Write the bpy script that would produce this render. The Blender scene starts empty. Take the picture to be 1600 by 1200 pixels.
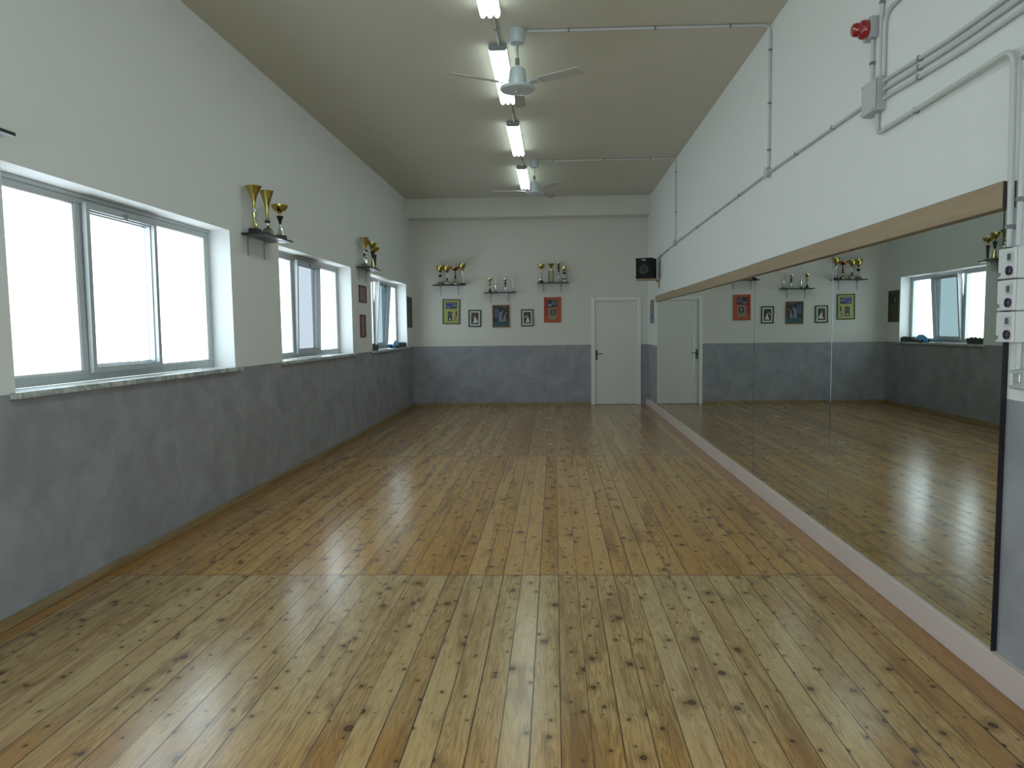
import bpy, math, random
from mathutils import Vector, Matrix
random.seed(7)
PI = math.pi
SC = bpy.context.scene
COL = SC.collection

# ------------------------------------------------------------------ measures
XL, XR, XM = -2.928, 1.909, 1.888          # left wall, right wall, mirror face
YB, YF = 14.964, -2.6                      # far wall, wall behind the camera
ZC, ZW = 4.176, 1.237                      # ceiling, top of the grey paint
WIN_Z0, WIN_Z1 = 1.245, 2.482
WINS = [(3.83, 6.555), (7.725, 10.48), (11.61, 14.39), (-0.07, 2.655)]
XG = XL - 0.195                            # face of the window frames

# ------------------------------------------------------------------ materials
def nodes_of(name):
    m = bpy.data.materials.new(name); m.use_nodes = True
    nt = m.node_tree; nt.nodes.clear()
    out = nt.nodes.new('ShaderNodeOutputMaterial')
    return m, nt, out

def lin(c):
    return tuple(((v/12.92) if v <= .04045 else ((v+.055)/1.055)**2.4) for v in c)

def srgb(r, g, b):
    return lin((r/255, g/255, b/255)) + (1,)

def pbr(name, col, rough=.5, metal=0, bump=0, bscale=60, var=0, vscale=8, spec=.5, coat=0):
    m, nt, out = nodes_of(name)
    b = nt.nodes.new('ShaderNodeBsdfPrincipled')
    b.inputs['Base Color'].default_value = col
    b.inputs['Roughness'].default_value = rough
    b.inputs['Metallic'].default_value = metal
    b.inputs['Specular IOR Level'].default_value = spec
    b.inputs['Coat Weight'].default_value = coat
    nt.links.new(b.outputs[0], out.inputs[0])
    tc = nt.nodes.new('ShaderNodeTexCoord')
    n = nt.nodes.new('ShaderNodeTexNoise'); n.inputs['Scale'].default_value = vscale
    n.inputs['Detail'].default_value = 4
    nt.links.new(tc.outputs['Object'], n.inputs['Vector'])
    mx = nt.nodes.new('ShaderNodeMix'); mx.data_type = 'RGBA'
    k = 1 - var
    mx.inputs[6].default_value = (col[0]*k, col[1]*k, col[2]*k, 1)
    mx.inputs[7].default_value = tuple(min(1, c*(1+var*.7)) for c in col[:3]) + (1,)
    nt.links.new(n.outputs['Fac'], mx.inputs[0])
    nt.links.new(mx.outputs[2], b.inputs['Base Color'])
    if bump:
        n2 = nt.nodes.new('ShaderNodeTexNoise'); n2.inputs['Scale'].default_value = bscale
        nt.links.new(tc.outputs['Object'], n2.inputs['Vector'])
        bp = nt.nodes.new('ShaderNodeBump'); bp.inputs['Strength'].default_value = bump
        bp.inputs['Distance'].default_value = .01
        nt.links.new(n2.outputs['Fac'], bp.inputs['Height'])
        nt.links.new(bp.outputs[0], b.inputs['Normal'])
    return m

class NG:
    """small helper to write maths with nodes"""
    def __init__(s, nt): s.nt = nt
    def new(s, t): return s.nt.nodes.new(t)
    def put(s, v, sock):
        if isinstance(v, (int, float)): sock.default_value = v
        else: s.nt.links.new(v, sock)
    def m(s, op, a, b=0.0, c=0.0, clamp=False):
        n = s.new('ShaderNodeMath'); n.operation = op; n.use_clamp = clamp
        s.put(a, n.inputs[0]); s.put(b, n.inputs[1]); s.put(c, n.inputs[2])
        return n.outputs[0]
    def step(s, v, e0, e1):
        n = s.new('ShaderNodeMapRange'); n.interpolation_type = 'SMOOTHSTEP'
        s.put(v, n.inputs['Value']); s.put(e0, n.inputs['From Min']); s.put(e1, n.inputs['From Max'])
        return n.outputs['Result']
    def vec(s, x, y, z=0.0):
        n = s.new('ShaderNodeCombineXYZ')
        for i, v in enumerate((x, y, z)): s.put(v, n.inputs[i])
        return n.outputs[0]
    def noise(s, v, scale=5, detail=3, rough=.5, dist=0):
        n = s.new('ShaderNodeTexNoise'); s.put(v, n.inputs['Vector'])
        n.inputs['Scale'].default_value = scale; n.inputs['Detail'].default_value = detail
        n.inputs['Roughness'].default_value = rough; n.inputs['Distortion'].default_value = dist
        return n.outputs['Fac']
    def rnd(s, v):
        n = s.new('ShaderNodeTexWhiteNoise'); n.noise_dimensions = '3D'; s.put(v, n.inputs['Vector'])
        return n.outputs['Value']
    def mix(s, f, a, b, mode='MIX'):
        n = s.new('ShaderNodeMix'); n.data_type = 'RGBA'; n.blend_type = mode
        s.put(f, n.inputs[0])
        for v, k in ((a, 6), (b, 7)):
            if isinstance(v, tuple): n.inputs[k].default_value = v
            else: s.nt.links.new(v, n.inputs[k])
        return n.outputs[2]

def wall_material(name, upper, lower):
    m, nt, out = nodes_of(name); g = NG(nt)
    b = g.new('ShaderNodeBsdfPrincipled'); nt.links.new(b.outputs[0], out.inputs[0])
    geo = g.new('ShaderNodeNewGeometry'); sp = g.new('ShaderNodeSeparateXYZ')
    nt.links.new(geo.outputs['Position'], sp.inputs[0])
    edge = g.noise(geo.outputs['Position'], 9, 2)
    z = g.m('ADD', sp.outputs[2], g.m('MULTIPLY', g.m('SUBTRACT', edge, .5), .006))
    msk = g.m('LESS_THAN', z, ZW)
    big = g.noise(geo.outputs['Position'], 3.2, 6, .62, .6)
    low = g.mix(g.step(big, .3, .7), tuple(c*.86 for c in lower[:3])+(1,), tuple(c*1.12 for c in lower[:3])+(1,))
    n1 = g.noise(geo.outputs['Position'], 1.1, 4)
    up = g.mix(n1, tuple(c*.97 for c in upper[:3])+(1,), tuple(min(1, c*1.02) for c in upper[:3])+(1,))
    nt.links.new(g.mix(msk, up, low), b.inputs['Base Color'])
    b.inputs['Roughness'].default_value = .62
    b.inputs['Specular IOR Level'].default_value = .3
    fine = g.noise(geo.outputs['Position'], 90, 3)
    bp = g.new('ShaderNodeBump'); bp.inputs['Strength'].default_value = .12; bp.inputs['Distance'].default_value = .004
    nt.links.new(g.m('ADD', fine, g.m('MULTIPLY', g.m('MULTIPLY', big, msk), 2.0)), bp.inputs['Height'])
    nt.links.new(bp.outputs[0], b.inputs['Normal'])
    return m

def floor_material():
    m, nt, out = nodes_of('pine_boards'); g = NG(nt)
    b = g.new('ShaderNodeBsdfPrincipled'); nt.links.new(b.outputs[0], out.inputs[0])
    geo = g.new('ShaderNodeNewGeometry'); sp = g.new('ShaderNodeSeparateXYZ')
    nt.links.new(geo.outputs['Position'], sp.inputs[0])
    X, Y = sp.outputs[0], sp.outputs[1]
    W, L = .1165, 4.385
    u = g.m('DIVIDE', g.m('SUBTRACT', X, .012), W)
    v = g.m('DIVIDE', g.m('SUBTRACT', Y, .112), L)
    iu, iv = g.m('FLOOR', u), g.m('FLOOR', v)
    fu, fv = g.m('FRACT', u), g.m('FRACT', v)
    r1 = g.rnd(g.vec(iu, iv, 1.0)); r2 = g.rnd(g.vec(iu, iv, 5.0)); r3 = g.rnd(g.vec(iu, iv, 9.0))
    # base tone per board
    pale = (.59, .395, .18, 1); tan = (.51, .295, .095, 1); red = (.40, .195, .055, 1)
    c = g.mix(g.step(r1, .0, .95), pale, tan)
    c = g.mix(g.m('MULTIPLY', g.step(r2, .55, 1.0), .75), c, red)
    # wear: the near bay is scrubbed pale, bays beyond are more orange and then brown
    patch = g.noise(geo.outputs['Position'], .8, 4, .6)
    near = g.m('MULTIPLY', g.m('SUBTRACT', 1.0, g.m('GREATER_THAN', Y, 4.497)),
               g.m('SUBTRACT', 1.0, g.step(g.m('ADD', X, g.m('MULTIPLY', patch, .6)), 1.35, 2.05)))
    near = g.m('MULTIPLY', near, g.step(g.m('ADD', Y, g.m('MULTIPLY', patch, .5)), 2.75, 3.1))
    c = g.mix(g.m('MULTIPLY', near, .50), c, (.50, .395, .21, 1))
    far = g.step(Y, 8.6, 9.1)
    c = g.mix(g.m('MULTIPLY', far, .25), c, (.27, .155, .07, 1))
    mid = g.m('MULTIPLY', g.m('GREATER_THAN', Y, 4.497), g.m('LESS_THAN', Y, 8.882))
    c = g.mix(g.m('MULTIPLY', mid, .42), c, (.55, .26, .035, 1))
    # long grain (growth rings cut by the saw)
    off = g.m('MULTIPLY', r3, 37.0)
    gx = g.m('ADD', g.m('MULTIPLY', X, 26.0), off)
    gv = g.vec(gx, g.m('MULTIPLY', Y, 1.5), off)
    base = g.noise(gv, 1.0, 2, .5, .5)
    ring = g.m('FRACT', g.m('MULTIPLY', base, g.m('ADD', 7.0, g.m('MULTIPLY', r2, 6.0))))
    ring = g.m('MULTIPLY', g.step(ring, .25, .95), g.m('SUBTRACT', 1.0, g.step(ring, .95, 1.0)))
    fine = g.noise(g.vec(g.m('MULTIPLY', X, 220.0), g.m('MULTIPLY', Y, 5.0), off), 1.0, 3, .6)
    c = g.mix(g.m('MULTIPLY', ring, g.m('ADD', .22, g.m('MULTIPLY', r1, .45))), c, (.20, .095, .03, 1))
    c = g.mix(g.m('MULTIPLY', g.step(fine, .45, .8), .28), c, (.22, .12, .045, 1))
    # dark heartwood streaks
    st = g.noise(g.vec(g.m('ADD', g.m('MULTIPLY', X, 9.0), off), g.m('MULTIPLY', Y, .9), off), 1.0, 4, .6, .4)
    c = g.mix(g.m('MULTIPLY', g.step(st, .50, .70), .62), c, (.20, .10, .038, 1))
    sm = g.noise(g.vec(g.m('ADD', g.m('MULTIPLY', X, 20.0), off), g.m('MULTIPLY', Y, 3.6), off), 1.0, 3, .6, .3)
    c = g.mix(g.m('MULTIPLY', g.step(sm, .52, .74), .50), c, (.16, .085, .035, 1))
    # knots
    def knots(scale, thr, rad, dark, halo, seed):
        vo = g.new('ShaderNodeTexVoronoi'); vo.voronoi_dimensions = '2D'; vo.inputs['Scale'].default_value = 1.0
        nt.links.new(g.vec(g.m('MULTIPLY', X, scale), g.m('ADD', g.m('MULTIPLY', Y, scale*.8), g.m('MULTIPLY', r3, 91.0+seed))), vo.inputs['Vector'])
        vo.inputs['Randomness'].default_value = .95
        sc = g.new('ShaderNodeSeparateColor'); nt.links.new(vo.outputs['Color'], sc.inputs[0])
        on = g.m('GREATER_THAN', sc.outputs[0], thr)
        rr = g.m('MULTIPLY', g.m('ADD', .45, g.m('MULTIPLY', sc.outputs[1], 1.0)), rad*scale)
        d = vo.outputs['Distance']
        k = g.m('MULTIPLY', g.m('SUBTRACT', 1.0, g.step(d, g.m('MULTIPLY', rr, .75), rr)), on)
        rim = g.m('MULTIPLY', g.m('SUBTRACT', 1.0, g.step(d, g.m('MULTIPLY', rr, .3), g.m('MULTIPLY', rr, .75))), on)
        h = g.m('MULTIPLY', g.m('SUBTRACT', 1.0, g.step(d, g.m('MULTIPLY', rr, .9), g.m('MULTIPLY', rr, 3.4))), on)
        return k, rim, h
    k1, rim1, h1 = knots(5.2, .52, .0155, .9, .4, .31)
    k2, rim2, h2 = knots(9.0, .48, .0085, .8, .2, 4.77)
    c = g.mix(g.m('MULTIPLY', h1, .48), c, (.17, .085, .03, 1))
    c = g.mix(g.m('MULTIPLY', k1, .92), c, (.055, .028, .013, 1))
    c = g.mix(g.m('MULTIPLY', rim1, .5), c, (.16, .085, .035, 1))
    c = g.mix(g.m('MULTIPLY', h2, .28), c, (.17, .085, .03, 1))
    c = g.mix(g.m('MULTIPLY', k2, .85), c, (.05, .028, .014, 1))
    # nails, two to a board at every joist
    ny = g.m('SUBTRACT', g.m('FRACT', g.m('DIVIDE', g.m('SUBTRACT', Y, .02), .51)), .5)
    ny = g.m('MULTIPLY', ny, .51)
    nx = g.m('MULTIPLY', g.m('SUBTRACT', g.m('ABSOLUTE', g.m('SUBTRACT', fu, .5)), .02), W)
    nd = g.m('SQRT', g.m('ADD', g.m('MULTIPLY', nx, nx), g.m('MULTIPLY', ny, ny)))
    nail = g.m('SUBTRACT', 1.0, g.step(nd, .0025, .005))
    c = g.mix(g.m('MULTIPLY', nail, .75), c, (.04, .025, .015, 1))
    # unworn varnish along the walls
    brd = g.m('ADD', g.m('GREATER_THAN', X, XR-.17), g.m('LESS_THAN', X, XL+.12), 0, True)
    c = g.mix(g.m('MULTIPLY', brd, .62), c, (.30, .13, .025, 1))
    # gaps between boards
    e = g.m('MULTIPLY', g.m('MINIMUM', fu, g.m('SUBTRACT', 1.0, fu)), W)
    gw = g.m('ADD', .0008, g.m('MULTIPLY', g.rnd(g.vec(g.m('FLOOR', g.m('ADD', u, .5)), iv, 3.0)), .0016))
    gap = g.m('SUBTRACT', 1.0, g.step(e, gw, g.m('MULTIPLY', gw, 1.8)))
    c = g.mix(g.m('MULTIPLY', gap, .88), c, (.022, .013, .008, 1))
    ey = g.m('MULTIPLY', g.m('MINIMUM', fv, g.m('SUBTRACT', 1.0, fv)), L)
    wob = g.m('MULTIPLY', g.noise(geo.outputs['Position'], 14, 2), .012)
    gy = g.m('SUBTRACT', 1.0, g.step(ey, wob, g.m('ADD', wob, .012)))
    c = g.mix(g.m('MULTIPLY', gy, .6), c, (.20, .10, .035, 1))
    nt.links.new(c, b.inputs['Base Color'])
    b.inputs['Roughness'].default_value = .21
    b.inputs['Specular IOR Level'].default_value = .58
    bp = g.new('ShaderNodeBump'); bp.inputs['Strength'].default_value = .25; bp.inputs['Distance'].default_value = .002
    hgt = g.m('SUBTRACT', g.m('MULTIPLY', g.noise(g.vec(g.m('MULTIPLY', X, 7.0), g.m('MULTIPLY', Y, 1.0), off), 1.0, 1), .9), gap)
    nt.links.new(hgt, bp.inputs['Height']); nt.links.new(bp.outputs[0], b.inputs['Normal'])
    return m

def wood_material(name, col, dark, scale=1.0, axis=1, rough=.45):
    m, nt, out = nodes_of(name); g = NG(nt)
    b = g.new('ShaderNodeBsdfPrincipled'); nt.links.new(b.outputs[0], out.inputs[0])
    tc = g.new('ShaderNodeTexCoord'); mp = g.new('ShaderNodeMapping')
    s = [30*scale]*3; s[axis] = 1.5*scale
    mp.inputs['Scale'].default_value = s
    nt.links.new(tc.outputs['Object'], mp.inputs[0])
    n = g.noise(mp.outputs[0], 1, 4, .6, .5)
    nt.links.new(g.mix(g.step(n, .3, .75), col, dark), b.inputs['Base Color'])
    b.inputs['Roughness'].default_value = rough
    return m

def marble_material():
    m, nt, out = nodes_of('sill_marble'); g = NG(nt)
    b = g.new('ShaderNodeBsdfPrincipled'); nt.links.new(b.outputs[0], out.inputs[0])
    geo = g.new('ShaderNodeNewGeometry')
    n = g.noise(geo.outputs['Position'], 7, 7, .65, 1.6)
    c = g.mix(g.step(n, .42, .60), (.30, .33, .33, 1), (.60, .62, .60, 1))
    nt.links.new(c, b.inputs['Base Color']); b.inputs['Roughness'].default_value = .28
    return m

def mirror_material():
    m, nt, out = nodes_of('mirror_silver'); g = NG(nt)
    b = g.new('ShaderNodeBsdfPrincipled'); nt.links.new(b.outputs[0], out.inputs[0])
    b.inputs['Base Color'].default_value = (.74, .79, .76, 1)
    b.inputs['Metallic'].default_value = 1; b.inputs['Roughness'].default_value = 0.0
    return m

def pane_material(name, tint):
    """pane that dims and tints the bright overcast sky behind it"""
    m, nt, out = nodes_of(name); g = NG(nt)
    t = g.new('ShaderNodeBsdfTransparent'); t.inputs[0].default_value = tint
    gl = g.new('ShaderNodeBsdfGlossy'); gl.inputs['Roughness'].default_value = .25
    gl.inputs[0].default_value = (.8, .9, 1, 1)
    c = g.new('ShaderNodeMixShader'); c.inputs[0].default_value = .04
    nt.links.new(t.outputs[0], c.inputs[1]); nt.links.new(gl.outputs[0], c.inputs[2])
    nt.links.new(c.outputs[0], out.inputs[0])
    return m

def lamp_material(strength):
    m, nt, out = nodes_of('lit_fluorescent'); g = NG(nt)
    e = g.new('ShaderNodeEmission'); e.inputs[0].default_value = (.82, 1.0, .98, 1)
    e.inputs[1].default_value = strength
    nt.links.new(e.outputs[0], out.inputs[0])
    return m

WALL_UP = (.79, .81, .80, 1); WALL_LOW = (.31, .31, .332, 1)
M = {}
M['wall'] = wall_material('wall_paint', WALL_UP, WALL_LOW)
M['wall_far'] = wall_material('far_wall_colour', (.675, .655, .60, 1), WALL_LOW)  # upper colour warmer and darker than on the other walls
M['ceiling'] = pbr('ceiling_paint', (.575, .555, .455, 1), .6, var=.05, vscale=1.2, bump=.05, bscale=80)
M['beam'] = pbr('beam_paint', (.66, .66, .59, 1), .6, var=.04)
M['floor'] = floor_material()
M['skirt'] = wood_material('skirting_wood', (.34, .25, .13, 1), (.20, .13, .06, 1))
M['plinth'] = pbr('plinth_paint', (.63, .53, .49, 1), .45, var=.10, vscale=2.5)
M['fascia'] = wood_material('fascia_board', (.36, .27, .165, 1), (.31, .225, .135, 1), .5)
M['fascia_end'] = pbr('fascia_edge', (.05, .035, .03, 1), .6)
M['mirror'] = mirror_material()
M['mirror_edge'] = pbr('mirror_edge', (.012, .010, .014, 1), .35)
M['bevel'] = pbr('mirror_bevel', (.16, .19, .20, 1), .10, metal=1)
M['alu'] = pbr('window_aluminium', (.52, .55, .56, 1), .42, metal=.35, var=.05)
M['gasket'] = pbr('window_gasket', (.03, .03, .035, 1), .6)
M['glass'] = pane_material('frosted_pane', (.70, .73, .745, 1))
M['glass_blue'] = pane_material('frosted_pane_tilted', (.30, .31, .325, 1))
M['glass_teal'] = pane_material('frosted_pane_open', (.25, .285, .295, 1))
M['marble'] = marble_material()
M['door'] = pbr('door_paint', (.70, .685, .625, 1), .5, var=.03)
M['door_frame'] = pbr('door_frame_paint', (.76, .76, .70, 1), .5)
M['black'] = pbr('black_metal', (.012, .012, .012, 1), .4)
M['pipe'] = pbr('grey_conduit', (.56, .58, .58, 1), .35)
M['clip'] = pbr('conduit_clip', (.20, .21, .21, 1), .5)
M['jbox'] = pbr('junction_box', (.42, .45, .45, 1), .45)
M['jlid'] = pbr('junction_lid', (.50, .53, .53, 1), .45)
M['red'] = pbr('red_lens', (.30, .004, .010, 1), .12, coat=1)
M['white'] = pbr('white_plastic', (.66, .68, .66, 1), .4)
M['fan'] = pbr('fan_enamel', (.50, .56, .58, 1), .28, coat=.4)
M['blade'] = pbr('fan_blade', (.42, .41, .38, 1), .45)
M['rod'] = pbr('fan_rod', (.55, .56, .56, 1), .3, metal=.8)
M['lamp'] = lamp_material(4.0)
M['lampbody'] = pbr('lamp_housing', (.30, .32, .32, 1), .5)
M['shelf'] = pbr('shelf_black', (.012, .012, .014, 1), .3)
M['bracket'] = pbr('shelf_bracket', (.33, .34, .35, 1), .45, metal=.2)
M['gold'] = pbr('trophy_gold', (.56, .47, .15, 1), .18, metal=1)
M['copper'] = pbr('trophy_copper', (.50, .19, .05, 1), .18, metal=1)
M['silver'] = pbr('trophy_silver', (.68, .70, .70, 1), .12, metal=1)
M['palegold'] = pbr('trophy_pale_gold', (.62, .57, .30, 1), .15, metal=1)
M['tblack'] = pbr('trophy_black', (.014, .013, .018, 1), .25)
M['tmarble'] = pbr('trophy_base_marble', (.11, .075, .05, 1), .3, var=.5, vscale=60)
M['tgrey'] = pbr('trophy_base_stone', (.22, .22, .16, 1), .35, var=.3, vscale=60)
M['plate'] = pbr('engraved_plate', (.42, .42, .40, 1), .35, metal=.3)
M['speaker'] = pbr('speaker_carpet', (.010, .010, .010, 1), .9, bump=.6, bscale=200)
M['cone'] = pbr('speaker_cone', (.020, .021, .024, 1), .5)
M['lightwood'] = wood_material('bracket_wood', (.42, .33, .19, 1), (.33, .25, .13, 1))
M['tape'] = pbr('floor_tape', (.55, .54, .50, 1), .6)
M['basket'] = pbr('wicker', (.060, .070, .066, 1), .7, var=.5, vscale=50, bump=.8, bscale=90)
M['darkbox'] = pbr('dark_tray', (.010, .014, .020, 1), .35)
M['blueplastic'] = pbr('blue_plastic', (.08, .42, .85, 1), .15, coat=1)
M['purple'] = pbr('socket_dark', (.035, .012, .045, 1), .35)

# ------------------------------------------------------------------ mesh tools
class MB:
    def __init__(s): s.v = []; s.f = []; s.mi = []
    def add(s, vs, fs, mi=0):
        o = len(s.v); s.v += [tuple(p) for p in vs]
        s.f += [tuple(i+o for i in f) for f in fs]; s.mi += [mi]*len(fs)
        return s
    def box(s, x0, x1, y0, y1, z0, z1, mi=0, T=None):
        vs = [(x, y, z) for x in (x0, x1) for y in (y0, y1) for z in (z0, z1)]
        if T: vs = [tuple(T @ Vector(p)) for p in vs]
        return s.add(vs, [(0, 1, 3, 2), (4, 6, 7, 5), (0, 4, 5, 1), (2, 3, 7, 6), (0, 2, 6, 4), (1, 5, 7, 3)], mi)
    def lathe(s, prof, seg=24, T=None, mi=0, cap=True, sx=1, sy=1):
        vs = []
        for r, z in prof:
            for k in range(seg):
                a = 2*PI*k/seg; vs.append((r*math.cos(a)*sx, r*math.sin(a)*sy, z))
        if T: vs = [tuple(T @ Vector(p)) for p in vs]
        fs = []
        for i in range(len(prof)-1):
            for k in range(seg):
                k2 = (k+1) % seg
                fs.append((i*seg+k, i*seg+k2, (i+1)*seg+k2, (i+1)*seg+k))
        if cap:
            fs.append(tuple(reversed(range(seg))))
            fs.append(tuple(range((len(prof)-1)*seg, len(prof)*seg)))
        return s.add(vs, fs, mi)
    def tube(s, pts, r, seg=10, mi=0, bend=0.0):
        P = [Vector(p) for p in pts]
        if bend:
            Q = [P[0]]
            for i in range(1, len(P)-1):
                a = (P[i-1]-P[i]); c = (P[i+1]-P[i]); d = min(bend, a.length*.45, c.length*.45)
                p0 = P[i]+a.normalized()*d; p1 = P[i]+c.normalized()*d
                for t in (0, .2, .4, .6, .8, 1):
                    Q.append(p0*(1-t)**2+P[i]*2*t*(1-t)+p1*t*t)
            Q.append(P[-1]); P = Q
        vs = []; up = None
        for i, p in enumerate(P):
            d = (P[min(i+1, len(P)-1)]-P[max(i-1, 0)]).normalized()
            if up is None: up = d.orthogonal().normalized()
            else: up = (up-d*up.dot(d)).normalized()
            w = d.cross(up)
            for k in range(seg):
                a = 2*PI*k/seg; vs.append(tuple(p+(up*math.cos(a)+w*math.sin(a))*r))
        fs = [(i*seg+k, i*seg+(k+1) % seg, (i+1)*seg+(k+1) % seg, (i+1)*seg+k) for i in range(len(P)-1) for k in range(seg)]
        fs += [tuple(reversed(range(seg))), tuple(range((len(P)-1)*seg, len(P)*seg))]
        return s.add(vs, fs, mi)
    def prism(s, poly, axis, a, b, mi=0):
        """poly: 2-D outline; extruded along axis from a to b"""
        n = len(poly)
        def P(p, t):
            q = list(p); q.insert(axis, t); return tuple(q)
        vs = [P(p, a) for p in poly]+[P(p, b) for p in poly]
        fs = [tuple(range(n)), tuple(reversed(range(n, 2*n)))]
        fs += [(i, i+n, (i+1) % n+n, (i+1) % n) for i in range(n)]
        return s.add(vs, fs, mi)
    def build(s, name, mats, parent=None, smooth=False, bevel=0, loc=None):
        me = bpy.data.meshes.new(name); me.from_pydata(s.v, [], s.f)
        if not isinstance(mats, (list, tuple)): mats = [mats]
        for m in mats: me.materials.append(m)
        for p, i in zip(me.polygons, s.mi): p.material_index = i
        import bmesh
        bm = bmesh.new(); bm.from_mesh(me); bmesh.ops.recalc_face_normals(bm, faces=bm.faces); bm.to_mesh(me); bm.free()
        if smooth:
            for p in me.polygons: p.use_smooth = True
            me.set_sharp_from_angle(angle=math.radians(38))
        o = bpy.data.objects.new(name, me); COL.objects.link(o)
        if loc: o.location = loc
        if parent: o.parent = parent
        if bevel:
            b = o.modifiers.new('bevel', 'BEVEL'); b.width = bevel; b.segments = 2; b.limit_method = 'ANGLE'
        return o

def empty(name, loc, rz=0, parent=None):
    o = bpy.data.objects.new(name, None); COL.objects.link(o)
    o.location = loc; o.rotation_euler = (0, 0, rz); o.empty_display_size = .1
    if parent: o.parent = parent
    return o

def tag(o, label, cat, group=None):
    o['label'] = label; o['category'] = cat
    if group: o['group'] = group
    return o

def struct(o, label=None):
    o['kind'] = 'structure'
    if label: o['label'] = label
    return o

# ------------------------------------------------------------------ room shell
struct(MB().box(XL-.3, XR+.3, YF-.3, YB+.3, -.1, 0).build('floor', M['floor']), 'worn knotty pine board floor')
struct(MB().box(XL-.3, XR+.3, YF-.3, YB+.3, ZC, ZC+.2).build('ceiling', M['ceiling']), 'beige painted ceiling')
OPEN = (-2.2, .6, .95, 2.6)              # unseen glazed opening added to the right wall for extra daylight
w = MB()
w.box(XR, XR+.25, OPEN[1], YB, 0, ZC); w.box(XR, XR+.25, YF, OPEN[0], 0, ZC)
w.box(XR, XR+.25, OPEN[0], OPEN[1], 0, OPEN[2]); w.box(XR, XR+.25, OPEN[0], OPEN[1], OPEN[3], ZC)
struct(w.build('wall_right', M['wall']), 'right wall, white above and grey below, behind the mirrors')
DX0, DX1, DZ = .752, 1.772, 2.205
w = MB()
w.box(XL-.25, DX0, YB, YB+.25, 0, ZC); w.box(DX1, XR+.25, YB, YB+.25, 0, ZC); w.box(DX0, DX1, YB, YB+.25, DZ, ZC)
struct(w.build('wall_back', M['wall_far']), 'far end wall with the door, white above and grey below')
DOP = (-2.5, 1.5, .25, 2.6)                # unseen glazing added behind the camera to brighten the far end
w = MB()
w.box(XL-.25, DOP[0], YF-.25, YF, 0, ZC); w.box(DOP[1], XR+.25, YF-.25, YF, 0, ZC)
w.box(DOP[0], DOP[1], YF-.25, YF, 0, DOP[2]); w.box(DOP[0], DOP[1], YF-.25, YF, DOP[3], ZC)
struct(w.build('wall_front', M['wall']), 'wall behind the camera')
w = MB()
WT = .32
w.box(XL-WT, XL, YF, YB, 0, WIN_Z0-.035); w.box(XL-WT, XL, YF, YB, WIN_Z1, ZC)
edges = sorted(WINS); y = YF
for a, b in edges:
    w.box(XL-WT, XL, y, a, WIN_Z0-.035, WIN_Z1); y = b
w.box(XL-WT, XL, y, YB, WIN_Z0-.035, WIN_Z1)
struct(w.build('wall_left', M['wall']), 'left wall with the windows, white above and grey below')
struct(MB().box(XL, XR, 14.586, YB, 3.80, ZC).build('trim_1', M['beam']), 'shallow beam under the ceiling at the far wall')

# skirtings
struct(MB().box(XL, XL+.018, YF, YB, 0, .058).build('baseboard_left', M['skirt'], bevel=.003), 'low wooden skirting along the left wall')
struct(MB().box(XL+.018, .745, YB-.018, YB, 0, .060).build('baseboard_back', M['skirt'], bevel=.003), 'low wooden skirting along the far wall')
w = MB().box(1.873, XR, YF, YB, 0, .136)
struct(w.build('baseboard_right', M['plinth'], bevel=.003), 'beige painted plinth under the mirrors')

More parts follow.
